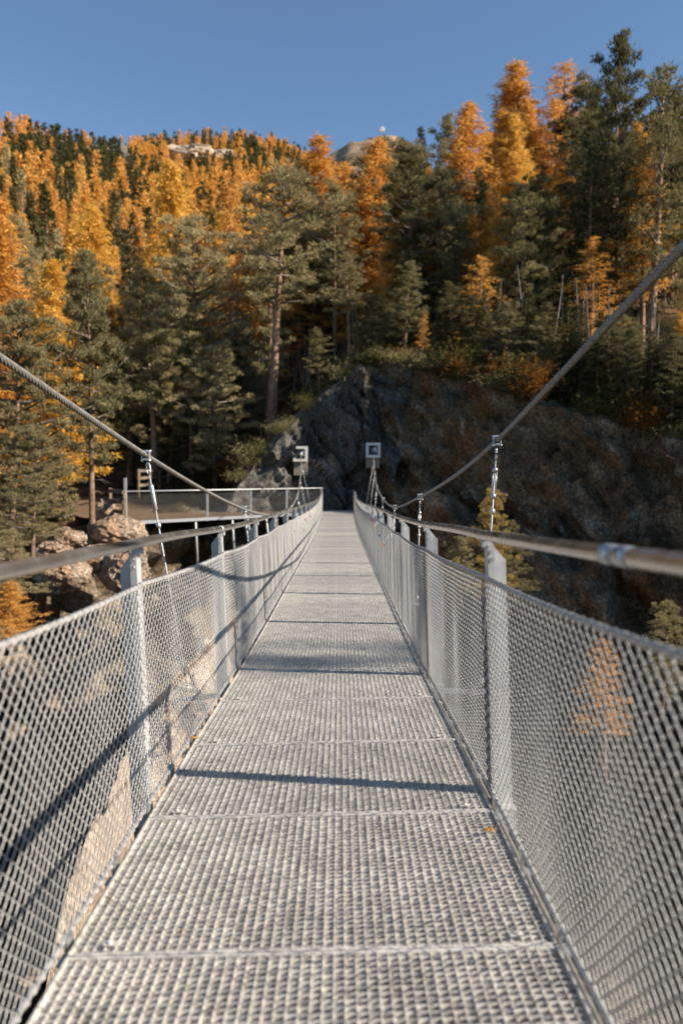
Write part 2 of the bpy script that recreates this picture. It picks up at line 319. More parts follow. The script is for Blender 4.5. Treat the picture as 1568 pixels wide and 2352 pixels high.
# railings
HR, HM, HB = .79 * W, .665 * W, .015
PX = {-1: -.578 * W, 1: .466 * W}
LIFT = {-1: (.028 * W, .014 * W), 1: (.050 * W, .034 * W)}
def lift(sx, y, q): return LIFT[sx][q] * np.clip((2.4 * W - y) / (1.3 * W), 0, 1.2)
def sag_top_(y, sx):
    u = ((y + .16 * W) / L - .5) % 1.0
    return HM - .018 * 4 * u * (1 - u) + lift(sx, y, 0)
def railing(sx, label):
    t = empty('bridge_railing', tuple(B(np.float64(PX[sx]), np.float64(0), np.float64(0)))); tag(t, label, 'railing', 'mesh railings of the bridge')
    x0 = PX[sx]; sag_top = lambda y: sag_top_(y, sx)
    g = MB(); ys = np.arange(seam(N0 - 1), END + .02, .12); rail_x = x0 + 0 * ys + sx * .002
    g.tube(B(rail_x, ys, HR - .06 * W * np.clip((ys - 22) / 11, 0, 1) + lift(sx, ys, 1)), .0198, 16); hr = bchild(g, 'handrail', M_RAIL, t)
    for y in ([1.27 * W, 7.9, 14.5, 21] if sx > 0 else [5.05, 11.6, 18.2]):
        js = MB(); yy = np.array([y - .03, y + .03]); js.tube(B(x0 + 0 * yy, yy, HR + lift(sx, yy, 1)), .0218, 16)
        if y < 3: yy = np.array([y - .115, y - .06]); js.tube(B(x0 + 0 * yy, yy, HR + lift(sx, yy, 1)), .0215, 16)
        js.build('sleeve', M_SHINY, hr)
    for k in range(N0 - 1, 15):
        y = np.float64(seam(k)); pm = MB(); r_ = float(roll(y)); 
        hr_ = HR - .06 * W * min(max((y - 22) / 11, 0), 1) + float(lift(sx, y, 1))
        Bp = lambda x, dy, h: B(np.float64(x), y, np.float64(h)) + np.array([0, dy, 0])
        # square upright on the inner side
        pm.bar(Bp(x0 + sx * .022, 0, -.12), Bp(x0 + sx * .022, 0, hr_ - .035), .024, .07, up=(0, 1, 0))
        # outer fin with cut top corner
        a0, a1 = x0 + sx * .034, x0 + sx * .088
        prof = [(a0, -.12), (a1, -.12), (a1, hr_ - .10), (a0, hr_ - .035)]
        V = [Bp(x, dy, h) for dy in (.022, .032) for x, h in prof]
        pm.add(V, [[0, 1, 2, 3], [7, 6, 5, 4], [0, 4, 5, 1], [1, 5, 6, 2], [2, 6, 7, 3], [3, 7, 4, 0]])
        pm.bar(Bp(x0 + sx * .012, 0, hr_ - .045), Bp(x0 + sx * .012, 0, hr_ - .02), .035, .05, up=(0, 1, 0))
        po = bchild(pm, 'post', M_GALV, t)
        bo = MB()
        for h in (hr_ - .06, hr_ - .09): p = Bp(x0 + sx * .022, -.0375, h); bo.tube([p, p + np.array([0, -.012, 0])], .0095, 6)
        bo.build('bolt', M_SHINY, po)
    # woven mesh
    D = .052
    def wires(ya, yb, per, k):
        nl = 38; col = np.arange(ya, yb, D / 2); n = len(col)
        j = np.arange(nl * per + 1) / per
        tri = (.15 * (.5 - .5 * np.cos(np.pi * j)) + .85 * (1 - np.abs(1 - (j % 2)))) if per > 1 else (j % 2)
        tri = .5 + (tri - .5) * 1.06
        yy = col[:, None] + tri[None, :] * D / 2
        par = (np.arange(n) % 2)[:, None]
        yy = np.where(par == 1, col[:, None] + (1 - tri)[None, :] * D / 2, yy)
        hh = HB + (sag_top(yy) - HB) * (j / nl)[None, :]
        wob = (.004 * np.sin(yy * 11.3 + hh * 1.5) + .004 * np.sin(yy * 4.7 - hh * 2 + 1)) * np.sin(np.pi * np.clip(hh / HM, 0, 1))
        dep = .0013 * np.sin(np.pi * j)[None, :] * np.where(par == 1, -1, 1)
        Q = B(x0 - sx * .004 + wob + dep + 0 * yy, yy, hh)
        T = np.gradient(Q, axis=1); T /= np.linalg.norm(T, axis=2)[:, :, None]
        Nn = np.array([1.0, 0, 0]); Bq = np.cross(T, Nn); Bq /= np.linalg.norm(Bq, axis=2)[:, :, None]
        a = np.arange(k) / k * 2 * np.pi + .4; r = .00175
        V = Q[:, :, None, :] + r * (np.cos(a)[None, None, :, None] * Nn + np.sin(a)[None, None, :, None] * Bq[:, :, None, :])
        m = len(j)
        base = (np.arange(n) * m * k)[:, None, None] + (np.arange(m - 1) * k)[None, :, None]
        q = np.arange(k)[None, None, :]; q2 = (q + 1) % k
        F = np.stack([base + q, base + q2, base + k + q2, base + k + q], -1).reshape(-1, 4)
        return V.reshape(-1, 3), F
    g = MB(); y_s = seam(N0 - 1)
    V, F = wires(y_s, 6.5, 3, 5); g.add(V, F, 0, True)
    V, F = wires(y_s + D / 2 * (math.ceil((6.5 - y_s) / (D / 2))), END, 1, 4); g.add(V, F, 0, True)
    bchild(g, 'wire_mesh', M_WIRE, t)
    # top and bottom lacing cables with wrapped loops
    for nm, hf, rr in (('top_cable', lambda y: sag_top(y), .0075), ('bottom_cable', lambda y: HB + 0 * y - .004, .0075)):
        g = MB(); ys = np.arange(y_s, END, .03); wob = 0 * ys
        g.tube(B(x0 - sx * .004 + wob, ys, hf(ys)), rr, 7)
        ph = ys * 0
        ys2 = np.arange(y_s, 16, .011); a = ys2 / D * 2 * np.pi
        g.tube(B(x0 - sx * .004 + .0095 * np.cos(a), ys2, hf(ys2) + .0095 * np.sin(a)), .0026, 4)
        bchild(g, nm, M_WIRE, t)
    return t
railing(-1, 'wire mesh railing on the left side of the footbridge, its inner face in full sun')
railing(1, 'wire mesh railing on the right side of the footbridge, seen from its shaded inner face')
# padlocks
LOCKM = {}
def lockmat(name, c):
    if name not in LOCKM: LOCKM[name] = metal(name + '_lacquer', tuple(x * .8 for x in c), c, .1, .35, 20)
    return LOCKM[name]
M_SH = metal('lock_shackle', (.5, .5, .5), (.7, .7, .7), .9, .25)
RED, BRASS, BLUE, ORG, WHT, PNK = (.6, .03, .02), (.55, .38, .12), (.05, .12, .35), (.75, .2, .03), (.7, .7, .7), (.7, .2, .3)
locks = [(1, 13.2, .80, 'red', RED, 1.5), (1, 12.3, .72, 'brass', BRASS, 1.3), (1, 13.9, .70, 'orange', ORG, 1), (1, 14.6, .78, 'pink', PNK, 1), (1, 11.6, .80, 'white', WHT, 1.2), (1, 9.8, .60, 'orange', ORG, 1), (1, 9.0, .72, 'silver', (.5, .5, .52), 1),
         (1, 8.3, .78, 'white', WHT, .9), (1, 10.9, .66, 'dark blue', BLUE, 1), (-1, 16.5, .72, 'red', RED, 1.1), (-1, 17.4, .66, 'brass', BRASS, 1.1), (-1, 18.6, .74, 'orange', ORG, 1.2), (-1, 15.4, .60, 'white', WHT, 1.2), (-1, 19.6, .70, 'pink', PNK, 1.1), (-1, 16.1, .52, 'orange', ORG, .9), (-1, 12.6, .66, 'brass', BRASS, .9)]
lock_words = {(1, 13.2): 'large red padlock, the brightest on the right mesh', (1, 12.3): 'brass padlock hooked on the right mesh beside the large red one', (1, 13.9): 'orange padlock on the right mesh just beyond the large red one', (1, 14.6): 'pink padlock high on the right mesh, farthest lock of that side',
  (1, 11.6): 'larger white padlock near the top cable of the right mesh', (1, 9.8): 'orange padlock hanging low on the right mesh', (1, 9.0): 'silver padlock on the right mesh nearer than the orange one', (1, 8.3): 'small white padlock, nearest lock on the right mesh', (1, 10.9): 'dark blue padlock halfway up the right mesh',
  (-1, 16.5): 'red padlock on the sunlit left mesh', (-1, 17.4): 'brass padlock on the left mesh just beyond the red one', (-1, 18.6): 'large orange padlock far along the left mesh', (-1, 15.4): 'white padlock on the sunlit left mesh', (-1, 19.6): 'pink padlock, farthest lock on the left mesh', (-1, 16.1): 'small orange padlock low on the left mesh', (-1, 12.6): 'small brass padlock, nearest lock on the left mesh'}
for sx, y, h, cn, c, s in locks:
    p = B(np.float64(PX[sx] - sx * .02), np.float64(y), np.float64(h)); o = empty('padlock', tuple(p)); tag(o, lock_words[(sx, y)], 'padlock', 'padlocks clipped to the railing mesh')
    g = MB(); b_ = .021 * s
    g.box((0, 0, -b_ * 1.2), (.016 * s, .042 * s, .030 * s)); g.box((0, 0, -b_ * 1.2), (.013 * s, .036 * s, .037 * s)); g.box((0, 0, -b_ * 1.9), (.018 * s, .038 * s, .004 * s)); g.build('body', lockmat(cn.replace(' ', '_'), c), o)
    g = MB(); g.tube([(0, -.013 * s, -b_ * .5), (0, -.013 * s, b_ * .4), (0, -.008 * s, b_ * .9), (0, 0, b_ * 1.05), (0, .008 * s, b_ * .9), (0, .013 * s, b_ * .4), (0, .013 * s, -b_ * .5)], .0035 * s, 6); g.build('shackle', M_SH, o)
# fallen leaves
for (x, y, lab, s) in ((.40 * W, 2.1 * W, 'small orange dry leaf lying on the grating near the right edge', .017), (-.56 * W, 3.0 * W, 'brown dry leaf caught beside the bottom cable of the left mesh', .017)):
    g = MB(); a = np.linspace(0, 2 * np.pi, 9)[:-1]; V = np.stack([np.cos(a) * s * (1 + .3 * np.cos(a * 3)), np.sin(a) * s * .6, .004 + .012 * np.abs(np.sin(a * 1.5))], -1)
    g.add(np.concatenate([V, V - [0, 0, .001]]), [[0, 1, 2, 3, 4, 5, 6, 7], [15, 14, 13, 12, 11, 10, 9, 8]]); g.tube([(s, 0, .006), (s * 1.7, .01, .012)], .0015, 4)
    o = g.build('dry_leaf', M_LARCH); o.location = tuple(B(np.float64(x), np.float64(y), np.float64(.006))); tag(o, lab, 'leaf', 'dry leaves on the bridge')

# ------------------------------------------------------------------ terrain
def ss(a, b, x): t = np.clip((np.asarray(x, float) - a) / (b - a), 0, 1); return t * t * (3 - 2 * t)
RX = np.array([-90, -40, -20, -12, -8, -7, -5, -2, 0, 2, 8.4, 12.8, 20, 40, 90.]); RY = np.array([10, 22, 25, 26.0, 26.6, 29, 33, 36.3, 37, 37, 33, 30, 25.5, 14, -12.])
RZ_X = np.array([-90, -12, -8.5, -7, -5.2, -4.4, -3.0, -1.2, .5, 2, 4.5, 8.4, 12.8, 20, 90.]); RZ_Z = np.array([-3, -3, -2.5, -2.0, -1.9, -.3, 1.6, 3.4, 4.7, 5.2, 4.5, 2.9, 1.3, 1, 1.])
def rim_y(x): return np.interp(x, RX, RY)
def rim_z(x): return np.interp(x, RZ_X, RZ_Z)
def nz(x, y, s, o=0): return noise.fractal(Vector((x * s + o, y * s - o, o * .37)), .9, 2.1, 4)
def G(x, y):                                   # ground height behind the rim
    d = max(0., y - float(rim_y(x))); xe = x * 38 / max(y, 20)
    s1 = float(.10 + .32 * ss(-7, 9, xe)); s2 = float(.22 + .16 * ss(-7, 9, xe))
    z = float(rim_z(x if d < 6 else x * 38 / max(y, 38))) + s1 * min(d, 22) + s2 * max(0, d - 22)
    return z + (nz(x, y, .11) * 1.3 + nz(x, y, .5, 3) * .25) * float(ss(0, 3, d))
def grid(xs, ys, fz, name, mat, smooth=True):
    V = [(x, y, fz(x, y)) for y in ys for x in xs]; nx = len(xs)
    F = [[j * nx + i, j * nx + i + 1, (j + 1) * nx + i + 1, (j + 1) * nx + i] for j in range(len(ys) - 1) for i in range(nx - 1)]
    g = MB(); g.add(V, F, 0, smooth); return g
# ground behind the rim: grid in x by distance behind the rim
xs = np.concatenate([np.arange(-90, -30, 3), np.arange(-30, 34, .8), np.arange(34, 91, 3)]); ds = np.concatenate([np.arange(0, 14, .7), np.arange(14, 130, 2.2)])
nx = len(xs); V = []
for d in ds:
    for x in xs:
        y = float(rim_y(x)) + d + .15; V.append((x, y, G(x, y) - .04))
g = MB(); g.add(V, [[j * nx + i, j * nx + i + 1, (j + 1) * nx + i + 1, (j + 1) * nx + i] for j in range(len(ds) - 1) for i in range(nx - 1)], 0, True)
tag(g.build('forest_ground', M_FLOOR), kind='structure')
# blocky rock displacement
def facets(p, s, seed):
    d, pts = noise.voronoi(p * s + Vector((seed, seed * 1.7, -seed)))
    c = pts[0]; h = noise.cell_vector(Vector((c.x * 7.13 + 11, c.y * 5.71, c.z * 6.37)))
    return (h.x - .5) + (p * s + Vector((seed, seed * 1.7, -seed)) - c).dot(h - Vector((.5, .5, .5))) * 1.3
def rock_off(p, amp, s=.3, seed=0):
    q = Vector((p.x + .6 * p.z * .5, p.y, p.z * .7 + p.x * .35)) 
    cr_ = max(0., 1 - abs(noise.noise(Vector((q.x * .55 + q.z * .35 + seed, q.y * .3, q.z * .30)))) / .07) + .5 * max(0., 1 - abs(noise.noise(Vector((q.x * .9 - q.z * .8, q.y * .5 + seed, q.z * 1.1)))) / .05)
    return -.45 * cr_ * min(1, amp) + amp * (facets(q, s, seed) + .45 * facets(q, s * 2.6, seed + 5) + .22 * facets(q, s * 6.5, seed + 9) + .35 * noise.fractal(q * s * 2, .8, 2.2, 4))
# cliff faces along the rim
def cliff(name, xa, xb, step, depth, mat, amp, batter, seed, vstep=.3, back=2.0):
    xx = [xa]; 
    while xx[-1] < xb:
        x = xx[-1]; sl = (float(rim_y(x + .2)) - float(rim_y(x))) / .2; xx.append(x + step / math.hypot(1, sl))
    pr = [(-back, -.25), (-back * .5, .0), (-.5, .12)] + [(t * batter * vstep, -t * vstep) for t in range(int(depth / vstep))]
    V = []
    for (dn, dz) in pr:
        for x in xx:
            y = float(rim_y(x)); sl = (float(rim_y(x + 1.5)) - float(rim_y(x - 1.5))) / 3; n = Vector((sl, -1, 0)).normalized()
            p = Vector((x, y, float(rim_z(x)) + dz)) + n * dn
            if dn < 0: p.z = G(p.x, p.y) + dz * .9 - .02 if p.y > rim_y(p.x) else p.z
            f = 1.0 if dz < -.6 else .45
            o = rock_off(p, amp * f, .28, seed); p2 = p + n * (o + (.4 if dn >= 0 else 0)) + Vector((0, 0, 1)) * (o * (.35 if dn >= 0 else .25)); V.append(tuple(p2))
    nx = len(xx); F = [[j * nx + i, (j + 1) * nx + i, (j + 1) * nx + i + 1, j * nx + i + 1] for j in range(len(pr) - 1) for i in range(nx - 1)]
    g = MB(); g.add(V, F); o = g.build(name, mat); tag(o, kind='structure'); return o
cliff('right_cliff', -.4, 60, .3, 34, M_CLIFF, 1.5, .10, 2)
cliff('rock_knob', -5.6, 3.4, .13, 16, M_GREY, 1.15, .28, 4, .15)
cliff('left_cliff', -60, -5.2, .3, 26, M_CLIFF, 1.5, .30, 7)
# gorge floor
def gorge(x, y):
    z = -17 + 4 * nz(x, y, .08, 5) + 1.2 * nz(x, y, .4, 2)
    z += 5 * float(ss(-8, -24, x)) * 1.0 + 7 * float(ss(6, 22, x)) * float(ss(22, 2, y)) + 12 * float(ss(2, -8, y)) 
    return z
g = grid(np.arange(-95, 96, 1.0), np.arange(-40, 46, 1.0), gorge, '', None); tag(g.build('gorge_floor', M_FLOOR), kind='structure')
# sunlit rock rib under the left side of the bridge
def ridge(name, pts, width, height, mat, amp, seed, label=None):
    pts = [Vector(p) for p in pts]; V = []; n = 70; m = 26
    for i in range(n + 1):
        t = i / n * (len(pts) - 1); a = min(int(t), len(pts) - 2); f = t - a; c = pts[a].lerp(pts[a + 1], f); tn = (pts[a + 1] - pts[a]); tn.z = 0; tn.normalize(); sdv = Vector((tn.y, -tn.x, 0))
        e = math.sin(min(1, max(0.02, i / n)) * math.pi) ** .4
        for j in range(m + 1):
            q = -1 + 2 * j / m; p = c + sdv * (q * width * e) + Vector((0, 0, -height * abs(q) ** 1.3 - (1 - e) * 3)); o = rock_off(p, amp, .5, seed)
            V.append(tuple(p + Vector((sdv.x * q * o, sdv.y * q * o, o * .8))))
    F = [[i * (m + 1) + j, i * (m + 1) + j + 1, (i + 1) * (m + 1) + j + 1, (i + 1) * (m + 1) + j] for i in range(n) for j in range(m)]
    g = MB(); g.add(V, F); o = g.build(name, mat); return tag(o, kind='structure')
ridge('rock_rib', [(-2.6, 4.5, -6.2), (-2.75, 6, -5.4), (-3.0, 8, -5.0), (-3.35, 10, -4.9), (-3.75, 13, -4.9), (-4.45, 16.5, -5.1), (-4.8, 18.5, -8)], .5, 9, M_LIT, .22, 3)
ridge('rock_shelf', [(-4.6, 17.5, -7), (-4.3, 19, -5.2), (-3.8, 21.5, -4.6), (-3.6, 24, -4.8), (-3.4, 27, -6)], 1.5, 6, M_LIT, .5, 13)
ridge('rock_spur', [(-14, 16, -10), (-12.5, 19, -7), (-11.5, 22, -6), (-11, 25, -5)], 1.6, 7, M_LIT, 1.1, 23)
# mountain
def crest(u):
    px = 780 + u * FD
    return float(np.interp(px, [-600, 0, 100, 250, 300, 400, 560, 640, 720, 800, 900, 1100, 2300], [.43, .410, .403, .388, .390, .404, .406, .398, .380, .36, .31, .2, .16]))
def crest_d(u): return float(np.interp(u, [-.6, -.42, -.28, -.22, .2], [420, 480, 560, 800, 900]))
GT = [0, .06, .15, .35, .6, .85, 1.0]; GG = [.28, .42, .58, .77, .89, .97, 1.0]
def MZ(u, y):
    yc = crest_d(u); t = (y - 100) / (yc - 100); c = crest(u)
    z = y * c * float(np.interp(min(t, 1), GT, GG)) if t <= 1 else yc * c - (y - yc) * .3
    x = u * y; return z + 5 * nz(x, y, .012, 8) * float(ss(100, 200, y)) * (1 - .7 * float(ss(.8, 1.0, t)))
us = np.linspace(-1.1, 1.0, 150); yl = np.concatenate([np.linspace(100, 300, 50), np.linspace(305, 1200, 120)])
V = [(u * y, y, MZ(u, y)) for y in yl for u in us]; nx = len(us)
g = MB(); g.add(V, [[j * nx + i, j * nx + i + 1, (j + 1) * nx + i + 1, (j + 1) * nx + i] for j in range(len(yl) - 1) for i in range(nx - 1)], 0, True)
tag(g.build('mountain', M_MOUNT), kind='structure')
# bare summit
def peak(x, y):
    u = x / y; px = 780 + u * FD
    v = float(np.interp(px, [500, 700, 770, 800, 850, 885, 920, 960, 1000, 1300], [440, 395, 362, 341, 332, 328, 336, 410, 470, 600]))
    zt = (1090 - v) / FD * 1600
    return zt * (1 - abs(y - 1600) / 900) + 9 * nz(x, y, .012) + 5 * nz(x, y, .05, 4)
g = grid(np.arange(-500, 600, 9.), np.arange(1250, 1800, 11.), peak, '', None); tag(g.build('bare_summit', M_PEAK), kind='structure')
# everything below reaches to the horizon
g = MB(); s_ = 5000; g.add([(-s_, -s_, -45), (s_, -s_, -45), (s_, s_, -45), (-s_, s_, -45)], [[0, 1, 2, 3]]); tag(g.build('valley_ground', M_FLOOR), kind='structure')
# summit hut
hp = P(877, 321, 1600); hp.z = max(peak(hp.x + a, 1600 + b) for a in (-6, 0, 6) for b in (-40, -20, 0, 10)) - .5; hp.y = 1585
hut = empty('summit_station', hp); tag(hut, 'tiny white hut standing on the bare brown summit', 'hut')
M_WHITE = metal('white_render', (.75, .75, .75), (.82, .82, .82), 0, .7)
g = MB(); g.box((0, 0, 3), (8, 7, 6)); g.build('wall', M_WHITE, hut)
g = MB(); g.add([(-4.6, -4, 6), (4.6, -4, 6), (4.6, 4, 6), (-4.6, 4, 6), (0, -4, 8.4), (0, 4, 8.4)], [[0, 3, 2, 1]]); g.add([(-4.6, -4, 6), (0, -4, 8.4), (0, 4, 8.4), (-4.6, 4, 6)], [[0, 1, 2, 3]]); g.add([(4.6, -4, 6), (4.6, 4, 6), (0, 4, 8.4), (0, -4, 8.4)], [[0, 1, 2, 3]]); g.add([(-4.6, -4, 6), (4.6, -4, 6), (0, -4, 8.4)], [[0, 1, 2]]); g.build('roof', M_WHITE, hut)
g = MB(); g.box((-1, -3.55, 3), (2, .2, 2)); g.build('window', M_DARKM, hut)
# pale outcrops
def boulder(name, c, size, mat, seed, label, group, cat='rock', n=18):
    V = []; c = Vector(c)
    for i in range(n + 1):
        th = math.pi * i / n
        for j in range(2 * n):
            ph = math.pi * j / n; d = Vector((math.sin(th) * math.cos(ph), math.sin(th) * math.sin(ph), math.cos(th)))
            p = Vector((d.x * size[0], d.y * size[1], d.z * size[2])); m_ = sum(size) / 3
            o = facets(d * 1.0 + Vector((seed, 0, seed)), 1.3, seed) * .34 + facets(d + Vector((seed, 0, 0)), 3.4, seed + 3) * .12
            V.append(tuple(p * (1 + o)))
    F = [[i * 2 * n + j, (i + 1) * 2 * n + j, (i + 1) * 2 * n + (j + 1) % (2 * n), i * 2 * n + (j + 1) % (2 * n)] for i in range(n) for j in range(2 * n)]
    g = MB(); g.add(V, F); o = g.build(name, mat, loc=c); return tag(o, label, cat, group)
def on_mountain(px, v):
    u = (px - 780) / FD; y = 130.
    while y < 1000 and 1090 - MZ(u, y) / y * FD > v: y += 4
    return Vector((u * y, y, MZ(u, y) + 4))
boulder('rock_outcrop', on_mountain(452, 386), (24, 12, 7.5), M_LIT, 3, 'pale bare rock band among orange larches high on the mountainside', 'pale outcrops', n=24)
boulder('rock_outcrop', on_mountain(518, 389), (13, 9, 6), M_LIT, 9, 'smaller pale rock patch right of the large pale rock band', 'pale outcrops')
boulder('rock_outcrop', on_mountain(290, 398), (4, 8, 12), M_GREY, 6, 'narrow grey rock outcrop between dark spruces at the upper left', 'pale outcrops')
bl = [((262, 1222, 24.5), (1.1, .8, .55), 'broad tan boulder in sun beside the foot of the leaning pine trunk'), ((160, 1240, 24), (.8, .7, .4), 'flat pale boulder left of the pine trunk foot'), ((300, 1240, 24.5), (.55, .5, .4), 'small square tan boulder under the corner of the walkway'),
      ((120, 1265, 23.5), (.7, .6, .35), 'low orange-brown boulder at the left end of the rock pile'), ((215, 1290, 23.5), (1.3, .7, .5), 'long tan ledge block below the pine trunk'), ((290, 1310, 23.0), (.9, .6, .8), 'tall tan block, lowest of the sunlit rock pile'), ((240, 1180, 27), (.6, .5, .5), 'rounded grey boulder behind the pine trunk'), ((150, 1320, 22.5), (1.0, .8, .6), 'brown wedge-shaped boulder above the left mesh')]
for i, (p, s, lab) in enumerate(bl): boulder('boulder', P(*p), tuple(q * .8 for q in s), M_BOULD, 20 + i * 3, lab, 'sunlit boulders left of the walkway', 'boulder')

# ------------------------------------------------------------------ landing platform and walkway
plat = empty('landing_walkway', (-3.5, 31, -1.6)); tag(plat, 'grey steel landing walkway with mesh railing, joining the far bridge end from the left', 'walkway')
def pk(mb, name, mats, parent=plat): o = mb.build(name, mats, parent); o.location = (-Vector(parent.location) if parent is plat else (0, 0, 0)); return o
zA = -1.56
A_, B_, C_, D_, E_ = (-7.1, 26.4), (-.70, END + .05), (-1.6, 36.2), (-6.2, 33.2), (-9.0, 29.3)
g = MB(); poly = [A_, B_, C_, D_, E_]
g.add([(x, y, zA) for x, y in poly] + [(x, y, zA - .05) for x, y in poly], [[0, 1, 2, 3, 4], [9, 8, 7, 6, 5]]); pk(g, 'deck', M_PATH)
g = MB(); g.box((-.05, END + .95, zA - .03), (1.5, 1.7, .05)); pk(g, 'end_deck', M_GRATE)
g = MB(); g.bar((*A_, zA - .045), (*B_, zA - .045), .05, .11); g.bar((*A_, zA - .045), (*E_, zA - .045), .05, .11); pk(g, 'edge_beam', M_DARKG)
for t, bx in ((.3, (-.3, 1.2, -2.4)), (.48, (-.2, 1.2, -2.6)), (.66, (0, 1.2, -2.8)), (.84, (.1, 1.4, -3)), (.56, (-.1, 1, -1.5))):
    x, y = A_[0] + (B_[0] - A_[0]) * t, A_[1] + (B_[1] - A_[1]) * t; g = MB(); g.tube([(x, y + .1, zA - .1), (x + bx[0] + .2, y + bx[1], zA + bx[2])], .04, 8); pk(g, 'strut', M_GALV)
HTR = 1.0
posts_t = [0.0, .36, .58, .78, .99]
def wp(t, h, off=0): return Vector((A_[0] + (B_[0] - A_[0]) * t, A_[1] + (B_[1] - A_[1]) * t + off, zA + h))
for t in posts_t:
    g = MB(); hh = 1.45 if t == 0 else HTR; g.bar(wp(t, -.12), wp(t, hh), .07 if t else .09, .05, up=(0, 1, 0)); pk(g, 'post', M_GALV)
g = MB(); g.tube([wp(0, HTR), wp(.5, HTR), wp(1, HTR)], .026, 8); g.tube([wp(1, HTR), Vector((-.75, END + 1.8, zA + HTR))], .026, 8); pk(g, 'handrail', M_GALV)
def diamond(fn, n, hn, r=.004):               # coarse woven infill
    g = MB()
    for i in range(n):
        pts = [fn((i + (j % 2 if i % 2 == 0 else 1 - j % 2)) / n, j / hn) for j in range(hn + 1)]; g.tube(pts, r, 3, cap=False)
    return g
pk(diamond(lambda a, b: wp(a, .04 + b * .86, .01), 190, 18, .0036), 'wire_mesh', M_CABLE)
pk(diamond(lambda a, b: Vector((-.74, END + .1 + a * 1.7, zA + .04 + b * .9)), 30, 18), 'wire_mesh', M_WIRE)
# anchor pillars
for (u0, u1, v0, v1, vb, sx, lab) in ((673, 706, 1025, 1060, 1092, -1, 'pale concrete anchor pillar with square steel plate left of the far bridge end'), (840, 873, 1017, 1051, 1075, 1, 'pale concrete anchor pillar with square steel plate right of the far bridge end')):
    d = dl[-1] + .1; a = P(u0, v0, d); b = P(u1, v1, d); c = (a + b) / 2; w = b.x - a.x; h = a.z - b.z
    t = empty('anchor_pillar', (c.x, c.y, -2.5)); tag(t, lab, 'pillar', 'cable anchor pillars')
    T = lambda p: (p[0] - c.x, p[1] - c.y, p[2] + 2.5)
    zb = P(u0, vb, d).z; g = MB(); g.box(T((c.x, d + 1.6, (a.z + zb) / 2 - .02)), (w * .94, 3.05, a.z - zb - .06)); g.build('block', M_CONC, t)
    g = MB(); z0 = c.z; bw = .11
    g.box(T((c.x, d, a.z - bw / 2)), (w, .14, bw)); g.box(T((c.x, d, b.z + bw / 2)), (w, .14, bw)); g.box(T((a.x + bw / 2, d, z0)), (bw, .14, h - 2 * bw)); g.box(T((b.x - bw / 2, d, z0)), (bw, .14, h - 2 * bw))
    g.build('anchor_plate', M_PLATE, t)
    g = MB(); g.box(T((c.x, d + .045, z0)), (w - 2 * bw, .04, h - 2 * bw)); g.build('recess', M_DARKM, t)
    g = MB(); g.tube([T((c.x + .02, d + .03, z0 + .05)), T((c.x, d - .12, z0 - .04))], .07, 10); g.box(T((c.x + .1, d - .01, z0 + .02)), (.09, .1, .22)); g.build('cable_socket', M_SHINY, t)
# wooden fences
def wood_fence(p0, p1, n, h, label, rails=3):
    p0 = Vector(p0); p1 = Vector(p1); t = empty('wooden_fence', p0); tag(t, label, 'fence', 'weathered wooden fences')
    for i in range(n):
        p = (p1 - p0) * (i / (n - 1)); g = MB(); g.tube([p + Vector((0, 0, -.3)), p + Vector((.03, 0, h))], .065, 8); g.build('post', M_WOOD, t)
    for r in range(rails):
        z = h * (.25 + .33 * r); g = MB(); g.bar(Vector((0, -.07, z)), (p1 - p0) + Vector((0, -.07, z + .03)), .04, .13); g.build('rail', M_WOOD, t)
wood_fence(P(252, 1188, 27.2), P(285, 1196, 26.3), 2, 1.0, 'short weathered wooden fence at the left end of the walkway')
wood_fence(P(318, 1128, 36), P(405, 1118, 44), 5, 1.0, 'weathered wooden rail fence beside the path behind the walkway')
wood_fence(P(636, 1006, 38.2), P(662, 998, 38.2), 2, .95, 'small wooden rail fence on top of the rock by the double pine trunk', 2)
g = MB(); a = [(-9.3, 29.0), (-6.2, 33.4), (-8.5, 42), (-13.5, 42), (-12, 34)]; g.add([(x, y, zA - .02 + max(0, y - 33) * .05) for x, y in a], [[0, 1, 2, 3, 4]]); g.add([(x, y, zA - .5 + max(0, y - 33) * .05) for x, y in a], [[4, 3, 2, 1, 0]]); tag(g.build('path', M_PATH), kind='structure')

# ------------------------------------------------------------------ trees
def tris(c, d, ln, wd, rng):
    n = len(c); d = d / (np.linalg.norm(d, axis=1)[:, None] + 1e-9); r = rng.normal(size=(n, 3)); s = np.cross(d, r); s /= np.linalg.norm(s, axis=1)[:, None] + 1e-9
    ln = ln[:, None] if not np.isscalar(ln) else ln; wd = wd[:, None] if not np.isscalar(wd) else wd
    V = np.stack([c - s * wd / 2, c + s * wd / 2, c + d * ln], 1).reshape(-1, 3); return V, np.arange(3 * n).reshape(n, 3)
def spray(g, C0, D0, per, ln, wd, jit, spread, rng):
    C1 = np.repeat(C0, per, 0) + rng.normal(size=(len(C0) * per, 3)) * jit; D1 = np.repeat(D0, per, 0) + rng.normal(size=(len(C0) * per, 3)) * spread
    V, F = tris(C1, D1, ln * rng.uniform(.6, 1.3, len(C1)), wd * rng.uniform(.7, 1.3, len(C1)), rng); g.add(V, F)
def trunk(H, r0, rng, bend=.25, k=8):
    r0 *= 1.25
    n = 12; t = np.linspace(0, 1, n); x = bend * np.sin(t * 2.5 + rng.uniform(0, 6)) - bend * np.sin(rng.uniform(0, 6)) * 0
    y = bend * np.sin(t * 3.1 + rng.uniform(0, 6)); x -= x[0]; y -= y[0]
    pts = np.stack([x, y, t * H * .985 - .4 * (t == 0)], -1); r = r0 * (1 - t) ** .8 + .015; r[0] *= 1.35
    return pts, r, (lambda h: np.array([np.interp(h, pts[:, 2], pts[:, 0]), np.interp(h, pts[:, 2], pts[:, 1]), h]))
